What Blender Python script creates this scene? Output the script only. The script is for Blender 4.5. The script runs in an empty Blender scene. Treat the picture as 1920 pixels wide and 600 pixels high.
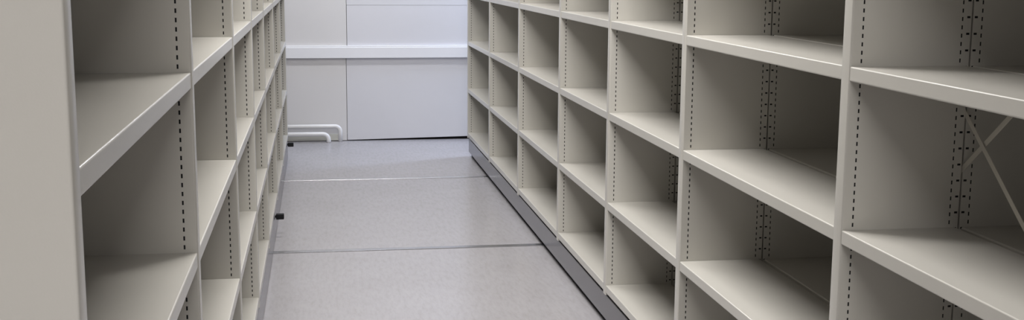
import bpy, bmesh, math, random
from mathutils import Matrix, Vector
random.seed(4)
SC = bpy.context.scene
COL = SC.collection

# ------------------------------------------------------------------ materials
def new_mat(name):
    m = bpy.data.materials.new(name)
    m.use_nodes = True
    nt = m.node_tree
    return m, nt, nt.nodes['Principled BSDF']

def paint(name, col, rough=.5, metal=0., spec=.5, bump=0., bscale=400, var=0., vscale=3.0):
    m, nt, b = new_mat(name)
    b.inputs['Base Color'].default_value = (*col, 1)
    b.inputs['Roughness'].default_value = rough
    b.inputs['Metallic'].default_value = metal
    b.inputs['Specular IOR Level'].default_value = spec
    tc = nt.nodes.new('ShaderNodeTexCoord')
    if var > 0:
        n = nt.nodes.new('ShaderNodeTexNoise'); n.inputs['Scale'].default_value = vscale
        n.inputs['Detail'].default_value = 5
        r = nt.nodes.new('ShaderNodeValToRGB')
        r.color_ramp.elements[0].position = .3; r.color_ramp.elements[1].position = .7
        r.color_ramp.elements[0].color = (*[c * (1 - var) for c in col], 1)
        r.color_ramp.elements[1].color = (*[min(1, c * (1 + var)) for c in col], 1)
        nt.links.new(tc.outputs['Object'], n.inputs['Vector'])
        nt.links.new(n.outputs['Fac'], r.inputs['Fac'])
        nt.links.new(r.outputs['Color'], b.inputs['Base Color'])
    if bump > 0:
        n2 = nt.nodes.new('ShaderNodeTexNoise'); n2.inputs['Scale'].default_value = bscale
        bp = nt.nodes.new('ShaderNodeBump'); bp.inputs['Strength'].default_value = bump
        bp.inputs['Distance'].default_value = .001
        nt.links.new(tc.outputs['Object'], n2.inputs['Vector'])
        nt.links.new(n2.outputs['Fac'], bp.inputs['Height'])
        nt.links.new(bp.outputs['Normal'], b.inputs['Normal'])
    return m

SHELF_COL = (.54, .522, .476)
M_PAINT = paint('shelf_enamel', SHELF_COL, .24, spec=.5, bump=.06, var=.012)
M_SLOT = paint('slot_shade', (.012, .012, .013), .8, spec=.2)  # near-black slot backing, stands in for the shade inside the hollow upright
M_PLINTH = paint('plinth_enamel', (.088, .082, .092), .20, spec=.5, var=.03)
M_CHASSIS = paint('chassis_gap_shade', (.006, .006, .007), .7, spec=.2)  # black stands in for the shadow in the gaps round the plinth
M_RUBBER = paint('black_rubber', (.008, .008, .009), .6, spec=.3)
M_BRACE = paint('brace_steel', (.60, .57, .50), .4, metal=0., spec=.5)
M_RAIL = paint('rail_steel', (.50, .50, .51), .25, metal=.9, var=.06, vscale=9)
M_RAIL_SHINY = paint('polished_rail_steel', (.80, .80, .81), .26, metal=1., var=.03, vscale=9)
M_GROOVE = paint('rail_groove', (.13, .13, .135), .7)
M_WALL = paint('wall_board', (.66, .655, .68), .55, spec=.3, bump=.10, bscale=120, var=.015, vscale=2)
M_WALL_OLD = paint('wall_board_cream', (.67, .655, .65), .55, spec=.3, bump=.10, bscale=120, var=.02, vscale=2)
M_TRUNK = paint('trunking_pvc', (.80, .80, .82), .4, spec=.4)
M_PIPE = paint('pipe_enamel', (.80, .79, .78), .3, spec=.5, var=.02, vscale=12)
M_DARK = paint('wall_gap_shade', (.02, .018, .018), .9, spec=.1)  # shade of the gap below the boards, put in as colour
M_BACKING = paint('wall_backing', (.30, .29, .28), .9, spec=.1)
M_BASE = paint('skirting_paint', (.66, .655, .59), .5)
M_ROOM = paint('room_plaster', (.55, .54, .53), .8, spec=.2)

M_CEIL = paint('ceiling_white', (.82, .82, .82), .8, spec=.2)

def floor_mat():
    m, nt, b = new_mat('streaked_vinyl')
    tc = nt.nodes.new('ShaderNodeTexCoord')
    mp = nt.nodes.new('ShaderNodeMapping'); mp.inputs['Scale'].default_value = (34, 7, 1)
    mp.inputs['Rotation'].default_value = (0, 0, .12)
    n = nt.nodes.new('ShaderNodeTexNoise'); n.inputs['Scale'].default_value = 1.6
    n.inputs['Detail'].default_value = 7; n.inputs['Roughness'].default_value = .62
    r = nt.nodes.new('ShaderNodeValToRGB')
    e = r.color_ramp.elements
    e[0].position = .30; e[0].color = (.355, .343, .345, 1)
    e[1].position = .52; e[1].color = (.395, .382, .396, 1)
    x = r.color_ramp.elements.new(.72); x.color = (.415, .404, .41, 1)
    nt.links.new(tc.outputs['Object'], mp.inputs['Vector'])
    nt.links.new(mp.outputs['Vector'], n.inputs['Vector'])
    nt.links.new(n.outputs['Fac'], r.inputs['Fac'])
    n2 = nt.nodes.new('ShaderNodeTexNoise'); n2.inputs['Scale'].default_value = 2.2
    n2.inputs['Detail'].default_value = 4
    mx = nt.nodes.new('ShaderNodeMix'); mx.data_type = 'RGBA'; mx.blend_type = 'MULTIPLY'
    r2 = nt.nodes.new('ShaderNodeValToRGB')
    r2.color_ramp.elements[0].position = .35; r2.color_ramp.elements[0].color = (.955, .95, .945, 1)
    r2.color_ramp.elements[1].position = .65; r2.color_ramp.elements[1].color = (1, 1, 1, 1)
    nt.links.new(tc.outputs['Object'], n2.inputs['Vector'])
    nt.links.new(n2.outputs['Fac'], r2.inputs['Fac'])
    mx.inputs['Factor'].default_value = 1
    nt.links.new(r.outputs['Color'], mx.inputs[6]); nt.links.new(r2.outputs['Color'], mx.inputs[7])
    nt.links.new(mx.outputs[2], b.inputs['Base Color'])
    b.inputs['Roughness'].default_value = .24
    b.inputs['Specular IOR Level'].default_value = .45
    n3 = nt.nodes.new('ShaderNodeTexNoise'); n3.inputs['Scale'].default_value = 90
    bp = nt.nodes.new('ShaderNodeBump'); bp.inputs['Strength'].default_value = .12; bp.inputs['Distance'].default_value = .001
    nt.links.new(tc.outputs['Object'], n3.inputs['Vector']); nt.links.new(n3.outputs['Fac'], bp.inputs['Height'])
    nt.links.new(bp.outputs['Normal'], b.inputs['Normal'])
    return m
M_FLOOR = floor_mat()

# ------------------------------------------------------------------ mesh helpers
def link(name, me, parent=None):
    o = bpy.data.objects.new(name, me); COL.objects.link(o)
    if parent is not None: o.parent = parent
    return o

def bm_mesh(name, bm, mats, smooth=False):
    bmesh.ops.recalc_face_normals(bm, faces=bm.faces)
    me = bpy.data.meshes.new(name); bm.to_mesh(me); bm.free()
    for m in mats: me.materials.append(m)
    for p in me.polygons: p.use_smooth = smooth
    return me

def add_box(bm, x0, x1, y0, y1, z0, z1, bev=0., mi=0, seg=2):
    t = bmesh.new()
    v = [t.verts.new((x, y, z)) for x in (x0, x1) for y in (y0, y1) for z in (z0, z1)]
    for f in ((0,1,3,2),(4,6,7,5),(0,4,5,1),(2,3,7,6),(0,2,6,4),(1,5,7,3)):
        t.faces.new([v[i] for i in f])
    bmesh.ops.recalc_face_normals(t, faces=t.faces)
    if bev > 0:
        bmesh.ops.bevel(t, geom=list(t.edges), offset=bev, segments=seg, profile=.5, affect='EDGES')
    for f in t.faces: f.material_index = mi
    tmp = bpy.data.meshes.new('t'); t.to_mesh(tmp); t.free()
    bm.from_mesh(tmp); bpy.data.meshes.remove(tmp)

def box_obj(name, dims, mat, parent=None, bev=0.):
    bm = bmesh.new(); add_box(bm, *dims, bev=bev)
    return link(name, bm_mesh(name, bm, [mat]), parent)

def add_tube(bm, pts, r, n=16, cap=True):
    pts = [Vector(p) for p in pts]
    rings = []
    ref = Vector((0, 1, 0))
    for i, p in enumerate(pts):
        a = pts[max(0, i-1)]; b = pts[min(len(pts)-1, i+1)]
        t = (b - a).normalized()
        u = ref.cross(t)
        if u.length < 1e-4: u = Vector((1, 0, 0)).cross(t)
        u.normalize(); w = t.cross(u)
        rr = r[i] if isinstance(r, (list, tuple)) else r
        rings.append([bm.verts.new(p + rr * (math.cos(2*math.pi*k/n) * u + math.sin(2*math.pi*k/n) * w)) for k in range(n)])
    for a, b in zip(rings, rings[1:]):
        for k in range(n):
            bm.faces.new((a[k], a[(k+1) % n], b[(k+1) % n], b[k]))
    if cap:
        bm.faces.new(rings[0]); bm.faces.new(rings[-1])

def tag(o, label=None, cat=None, group=None, kind=None):
    if label: o['label'] = label
    if cat: o['category'] = cat
    if group: o['group'] = group
    if kind: o['kind'] = kind
    return o

# ------------------------------------------------------------------ shelving kit
H = .363; PITCH = H / 20
Z0 = .189                                  # top of the bottom shelf
LEVELS = [Z0, .532, .532 + H, .532 + 2*H, .532 + 3*H, .532 + 4*H, .532 + 5*H]
ZTOP = LEVELS[-1] + .012
ZBOT = .148
TH = .042                                  # thickness of an upright
DEP = .277                                 # depth of one single-sided upright
LIP = .032

def grid_face(bm, us, z0, z1, cols, P, flip):
    """sheet in the u-z plane at P(u,z,depth) with real slots; cols = (u0,u1,height,pitch,phase)"""
    def quad(ua, ub, za, zb, d=0, mi=0):
        v = [bm.verts.new(P(u, z, d)) for u, z in ((ua, za), (ub, za), (ub, zb), (ua, zb))]
        if flip: v.reverse()
        f = bm.faces.new(v); f.material_index = mi
    edges = [us[0]]
    for c in cols: edges += [c[0], c[1]]
    edges.append(us[1])
    for i in range(0, len(edges), 2):
        quad(edges[i], edges[i+1], z0, z1)
    for (u0, u1, h, pitch, ph) in cols:
        z = z0
        k = math.ceil((z0 + .012 - ph) / pitch)
        while True:
            c = ph + k * pitch
            if c + h/2 > z1 - .012: break
            quad(u0, u1, z, c - h/2)
            z = c + h/2; k += 1
        quad(u0, u1, z, z1)
        quad(u0 - .002, u1 + .002, z0 + .005, z1 - .005, d=.0012, mi=1)

def upright_mesh(name, slotted=True, th=TH, dep=DEP):
    """local: x 0 (aisle edge) .. dep, y 0 (face towards the viewer) .. th"""
    bm = bmesh.new()
    r = .0035
    # rounded front edge profile in plan, both back corners square
    prof = [(dep, 0)]
    n = 4
    arc1 = [(r - r*math.sin(a), r - r*math.cos(a)) for a in [math.pi/2*i/n for i in range(n+1)]]
    arc2 = [(r - r*math.cos(a), th - r + r*math.sin(a)) for a in [math.pi/2*i/n for i in range(n+1)]]
    path = arc1 + arc2
    # curved front nose
    cols = [bm.verts.new((x, y, ZBOT)) for x, y in path]
    tops = [bm.verts.new((x, y, ZTOP)) for x, y in path]
    for i in range(len(path) - 1):
        f = bm.faces.new((cols[i], cols[i+1], tops[i+1], tops[i])); f.smooth = True
    S = []
    if slotted:
        ph = Z0 + .010
        S = [(.0245, .0280, .0088, PITCH, ph), (.2545, .2575, .0088, PITCH, ph),
             (dep - .0105, dep - .0030, .0046, PITCH*2, ph + .004)]
    grid_face(bm, (r, dep), ZBOT, ZTOP, S, lambda u, z, d: (u, d, z), True)
    grid_face(bm, (r, dep), ZBOT, ZTOP, S, lambda u, z, d: (u, th - d, z), False)
    v = [bm.verts.new(p) for p in ((dep, 0, ZBOT), (dep, th, ZBOT), (dep, th, ZTOP), (dep, 0, ZTOP))]
    bm.faces.new(v)
    for z in (ZBOT, ZTOP):
        v = [bm.verts.new((x, y, z)) for x, y in [(dep, 0)] + path + [(dep, th)]]
        bm.faces.new(v)
    me = bpy.data.meshes.new(name); bm.to_mesh(me); bm.free()
    me.materials.append(M_PAINT); me.materials.append(M_SLOT)
    return me

def shelf_mesh(name, width, dep=DEP - .006):
    """folded tray: x 0 (aisle lip) .. dep, y 0 .. width, top at z 0"""
    r = .003; t = .0012
    out = [(.016, -LIP), (.002, -LIP)]
    out += [(r - r*math.cos(a) , -LIP + r - r*math.sin(a)) for a in (math.pi/2*.66, math.pi/2*.33, 0)]
    out += [(r - r*math.cos(a), -r + r*math.sin(a)) for a in [math.pi/2*i/4 for i in range(5)]]
    out += [(dep - r, 0), (dep, -r), (dep, -LIP), (dep - .016, -LIP)]
    inn = [(dep - .016, -LIP + t), (dep - t, -LIP + t), (dep - t, -t - r), (dep - t - r, -t), (r, -t), (t, -r), (t, -LIP + t + .001), (.016, -LIP + t)]
    loop = out + inn
    bm = bmesh.new()
    a = [bm.verts.new((x, 0, z)) for x, z in loop]
    b = [bm.verts.new((x, width, z)) for x, z in loop]
    n = len(loop)
    for i in range(n):
        j = (i + 1) % n
        bm.faces.new((a[i], a[j], b[j], b[i]))
    bm.faces.new(a); bm.faces.new(b)
    # folded-down ends of the tray
    for y in (.0006, width - .0016):
        add_box(bm, .004, dep - .002, y, y + .001, -.024, -.0006)
    return bm_mesh(name, bm, [M_PAINT])

UP = upright_mesh('upright_panel')
PLAIN = upright_mesh('plain_upright', False)
SHELVES = {}
def shelf_for(w):
    k = round(w, 3)
    if k not in SHELVES: SHELVES[k] = shelf_mesh('shelf', w)
    return SHELVES[k]

def make_rack(label, posts, mirror, x_front, rot, plain_first, group=None):
    """posts = y of the viewer-facing side of every upright. mirror: aisle is on +x side"""
    root = bpy.data.objects.new('mobile_shelving_rack', None); COL.objects.link(root)
    tag(root, label, 'shelving rack', group)
    y0 = posts[0]; y1 = posts[-1] + TH
    root.location = (x_front, y0, 0)
    root.rotation_euler = (0, 0, rot)
    s = -1 if mirror else 1
    def place(name, me, x, y, z, flipx):
        o = link(name, me, root); o.location = (x, y, z)
        if flipx: o.scale = (-1, 1, 1)
        return o
    total = 2*DEP + .004
    for i, py in enumerate(posts):
        me = PLAIN if (i == 0 and plain_first) else UP
        place('upright_panel', me, 0, py - y0, 0, s < 0)
        place('upright_panel', me, s*total, py - y0, 0, s > 0)
    for i in range(len(posts) - 1):
        w = posts[i+1] - posts[i] - TH - .0016
        me = shelf_for(w)
        for z in LEVELS:
            place('shelf', me, s*.0015, posts[i] - y0 + TH + .0008, z, s < 0)
            place('shelf', me, s*(total - .0015), posts[i] - y0 + TH + .0008, z, s > 0)
    return root, s, y0, y1, total

# right-hand rack: one long mobile carriage
RP = [1.30, 2.50, 3.70, 4.70, 5.70, 6.90, 8.115, 9.31]
XR = 1.139
rr, s, y0, y1, tot = make_rack('long mobile shelving rack right of the aisle, standing on a dark grey glossy plinth',
                               RP, False, XR, 0, True)
def base(root, s, y0, y1, tot, inset, zb):
    L = y1 - y0
    bm = bmesh.new()
    xa, xb = sorted((s*(inset + .02), s*(tot - inset - .02)))
    add_box(bm, xa, xb, .02, L - .02, .0035, ZBOT - .001)
    ch = link('carriage_chassis', bm_mesh('carriage_chassis', bm, [M_CHASSIS]), root)
    tag(ch, 'carriage chassis under the plinth, coloured black as gap shadow')
    for side in (0, 1):
        xs = sorted((s*inset, s*(inset + .018))) if side == 0 else sorted((s*(tot - inset - .018), s*(tot - inset)))
        bm = bmesh.new(); add_box(bm, xs[0], xs[1], .0, L, zb, ZBOT - .010, bev=.002)
        p = link('plinth', bm_mesh('plinth', bm, [M_PLINTH]), ch)
        tag(p, 'dark grey glossy plinth')
base(rr, s, y0, y1, tot, .012, .034)
# cross braces between the two halves of the first bay of the right-hand rack
def brace(root, y_a, z_a, y_b, z_b, x, oy):
    bm = bmesh.new()
    d = Vector((0, y_b - y_a, z_b - z_a)); L = d.length
    add_box(bm, -.0009, .0009, 0, L, -.0062, .0062, bev=.0005, seg=1)
    bmesh.ops.create_cone(bm, cap_ends=True, segments=10, radius1=.005, radius2=.005, depth=.005,
                          matrix=Matrix.Translation((0, .012, 0)) @ Matrix.Rotation(math.pi/2, 4, 'Y'))
    me = bm_mesh('brace_bar', bm, [M_BRACE])
    o = link('brace_bar', me, root)
    o.location = (x, y_a - oy, z_a)
    o.rotation_euler = (math.atan2(d.z, d.y), 0, 0)
    tag(o, 'thin diagonal brace bar')
brace(rr, 2.520, 1.170, 1.36, .252, DEP - .0002, y0)
brace(rr, 2.520, 1.013, 1.36, 1.935, DEP + .0035, y0)

# left-hand rack
LP = [1.270, 2.468, 3.668, 4.70, 5.72, 6.93, 8.13, 9.33]
XL = -.247
lr, s, y0, y1, tot = make_rack('mobile shelving rack left of the aisle, its plain beige end panel nearest the camera',
                               LP, True, XL, -.0016, True)
base(lr, s, y0, y1, tot, .004, .010)
def buffer(root, y, z, oy):
    bm = bmesh.new()
    add_box(bm, .003, .046, -.016, .016, -.015, .015, bev=.004)
    t = bmesh.new()
    bmesh.ops.create_cone(t, cap_ends=True, segments=14, radius1=.007, radius2=.007, depth=.022,
                          matrix=Matrix.Translation((.009, 0, 0)) @ Matrix.Rotation(math.pi/2, 4, 'Y'))
    tm = bpy.data.meshes.new('t'); t.to_mesh(tm); t.free(); bm.from_mesh(tm); bpy.data.meshes.remove(tm)
    o = link('rubber_buffer', bm_mesh('rubber_buffer', bm, [M_RUBBER]), root)
    o.location = (-.004, y - oy, z)
    tag(o, 'black rubber buffer block')
buffer(lr, 6.62, .116, y0)
buffer(lr, 9.33, .116, y0)

# ------------------------------------------------------------------ room
YW = 10.30; YB = -6.5; ZC = 3.66; XWL = -4.0; XE = 4.4
def struct(name, dims, mat, bev=0.):
    o = box_obj(name, dims, mat, None, bev); o['kind'] = 'structure'; return o
struct('floor', (XWL - .1, XE + .1, YB - .1, YW + .14, -.06, 0), M_FLOOR)
struct('ceiling', (XWL - .1, XE + .1, YB - .1, YW + .14, ZC, ZC + .06), M_CEIL)
struct('wall_left', (XWL - .06, XWL, YB, YW, 0, ZC), M_ROOM)
struct('light_block_left', (-.92, -.87, 1.2, 9.4, 0, 2.4), M_ROOM)  # added unseen screen, keeps light out of the left rack's rear
struct('light_block_right', (1.75, 1.80, 1.2, 9.30, 0, 2.4), M_ROOM)  # added unseen screen behind the right rack, keeps its bays dark
struct('wall_front', (XWL, XE, YB - .06, YB, 0, ZC), M_ROOM)
struct('wall_end', (XE, XE + .06, YB, YW, 0, ZC), M_ROOM)
wb = struct('wall_back', (XWL, XE, YW + .045, YW + .10, .0, ZC), M_BACKING)
struct('gap_shade_1', (XWL + .002, XE - .002, YW + .032, YW + .044, .0, .05), M_DARK)  # dark strip added behind the boards' bottom gap as its shade

def panel(x0, x1, pts_z, mat, y=YW, t=.03):
    """board between x0 and x1; pts_z = (z bottom left, z bottom right, z top)"""
    bm = bmesh.new()
    za, zb, zt = pts_z
    v = [bm.verts.new(p) for p in ((x0, y, za), (x1, y, zb), (x1, y, zt), (x0, y, zt),
                                   (x0, y+t, za), (x1, y+t, zb), (x1, y+t, zt), (x0, y+t, zt))]
    for f in ((0,1,2,3),(5,4,7,6),(0,4,5,1),(3,2,6,7),(0,3,7,4),(1,5,6,2)):
        bm.faces.new([v[i] for i in f])
    bmesh.ops.recalc_face_normals(bm, faces=bm.faces)
    bmesh.ops.bevel(bm, geom=list(bm.edges), offset=.0015, segments=2, affect='EDGES')
    return link('wall_board', bm_mesh('wall_board', bm, [mat]), wb)
panel(XWL + .001, .234, (.004, .004, .745), M_WALL_OLD)
panel(.2380, 1.90, (.007, .036, .745), M_WALL)
panel(XWL + .001, .2420, (.747, .747, ZC), M_WALL_OLD)
panel(.246, 1.90, (.747, .747, 1.134), M_WALL)
panel(.246, 1.90, (1.1352, 1.1352, ZC), M_WALL)
panel(1.903, XE, (.02, .02, ZC), M_WALL)
# wall trunking along the back wall
bm = bmesh.new()
add_box(bm, XWL + .01, XE - .01, YW - .032, YW - .001, .698, .790, bev=.004)
add_box(bm, XWL + .01, XE - .01, YW - .027, YW - .001, .788, .802, bev=.003)
tr = link('cable_trunking', bm_mesh('cable_trunking', bm, [M_TRUNK]))
tag(tr, 'long white cable trunking running horizontally across the back wall', 'trunking')
# skirting behind the pipes
struct('baseboard_back', (XWL + .001, .168, YW - .008, YW, .006, .060), M_BASE, .0015)

def pipe(name, label, x_end, z, y, R, r):
    pts = [(-.80, y, z)]
    rad = [r]
    def add(p, q): pts.append(p); rad.append(q)
    xs = x_end - R
    add((xs - .001, y, z), r)
    n = 10
    for i in range(1, n + 1):
        a = math.pi/2 * i / n
        add((xs + R*math.sin(a), y, z - R + R*math.cos(a)), r)
    add((x_end, y, 0), r)
    bm = bmesh.new(); add_tube(bm, pts, rad, 20)
    me = bm_mesh(name, bm, [M_PIPE], True)
    o = link(name, me); tag(o, label, 'pipe', 'heating pipes along the back wall')
    return o
pipe('heating_pipe', 'white wall pipe higher and longer, its elbow bending down nearest the wall seam', .178, .130, 10.262, .046, .0172)
pipe('heating_pipe', 'lower white pipe in front, shorter, elbow bending down beside the rubber buffer', .080, .073, 10.205, .050, .0180)

# floor rails
def rail(y, label, mat, w=.052):
    bm = bmesh.new()
    x0, x1 = -.86, 1.74
    add_box(bm, x0, x1, -w/2 + .007, w/2 - .007, 0, .0024, bev=.0008, mi=0)
    add_box(bm, x0, x1, -w/2, -w/2 + .0068, 0, .0010, mi=1)
    add_box(bm, x0, x1, w/2 - .0068, w/2, 0, .0010, mi=1)
    o = link('floor_rail', bm_mesh('floor_rail', bm, [mat, M_GROOVE]))
    o.location = (0, y, 0)
    tag(o, label, 'rail', 'steel rails set into the aisle floor')
rail(8.40, 'thin shiny steel floor rail crossing the aisle, farther one nearer the back wall', M_RAIL_SHINY)
rail(6.26, 'grey steel floor rail crossing the aisle, nearer and wider-looking of the two', M_RAIL)

# ------------------------------------------------------------------ lights
def area(name, loc, sx, sy, power, col, rot=(0, 0, 0)):
    l = bpy.data.lights.new(name, 'AREA'); l.shape = 'RECTANGLE'; l.size = sx; l.size_y = sy
    l.energy = power; l.color = col
    o = bpy.data.objects.new(name, l); COL.objects.link(o); o.location = loc; o.rotation_euler = rot
    return o
WARM = (1, .978, .965)
for y, p, c in ((-4.2, 195, WARM), (-1.2, 42, WARM), (3.56, 100, WARM), (6.35, 60, WARM), (9.0, 45, (.96, .97, 1))):
    area('fluorescent_lamp', (.10, y, 3.30), 1.5, .26, p, c)
    area('ceiling_fill', (.10, y, 3.31), 1.5, .26, p * .10, c, (math.pi, 0, 0))  # added upward fill that brightens the ceiling, no separate fitting
area('daylight_lamp', (2.5, 10.0, 2.2),   .5, .35, 46, (.60, .72, 1), (0, math.radians(60), 0))

w = bpy.data.worlds.new('World'); SC.world = w; w.use_nodes = True
w.node_tree.nodes['Background'].inputs[0].default_value = (1, 1, 1, 1)
w.node_tree.nodes['Background'].inputs[1].default_value = 0.05

# ------------------------------------------------------------------ camera
R = Vector((0.98763292, -0.15665177, 0.00643747))
U = Vector((0.01971182, 0.16480011, 0.98613))
F = Vector((0.1555399, 0.97380755, -0.1658499))
cam = bpy.data.cameras.new('Camera'); co = bpy.data.objects.new('Camera', cam); COL.objects.link(co)
m = Matrix(((R.x, U.x, -F.x, 0), (R.y, U.y, -F.y, 0), (R.z, U.z, -F.z, 1.47), (0, 0, 0, 1)))
co.matrix_world = m
cam.sensor_width = 36; cam.lens = 2289.42 / 1920 * 36
cam.shift_y = 20 / 1920
cam.clip_start = .02
SC.camera = co
vs = SC.view_settings
vs.view_transform = 'Standard'; vs.look = 'None'; vs.gamma = 1; vs.use_curve_mapping = False
vs.exposure = 0.0
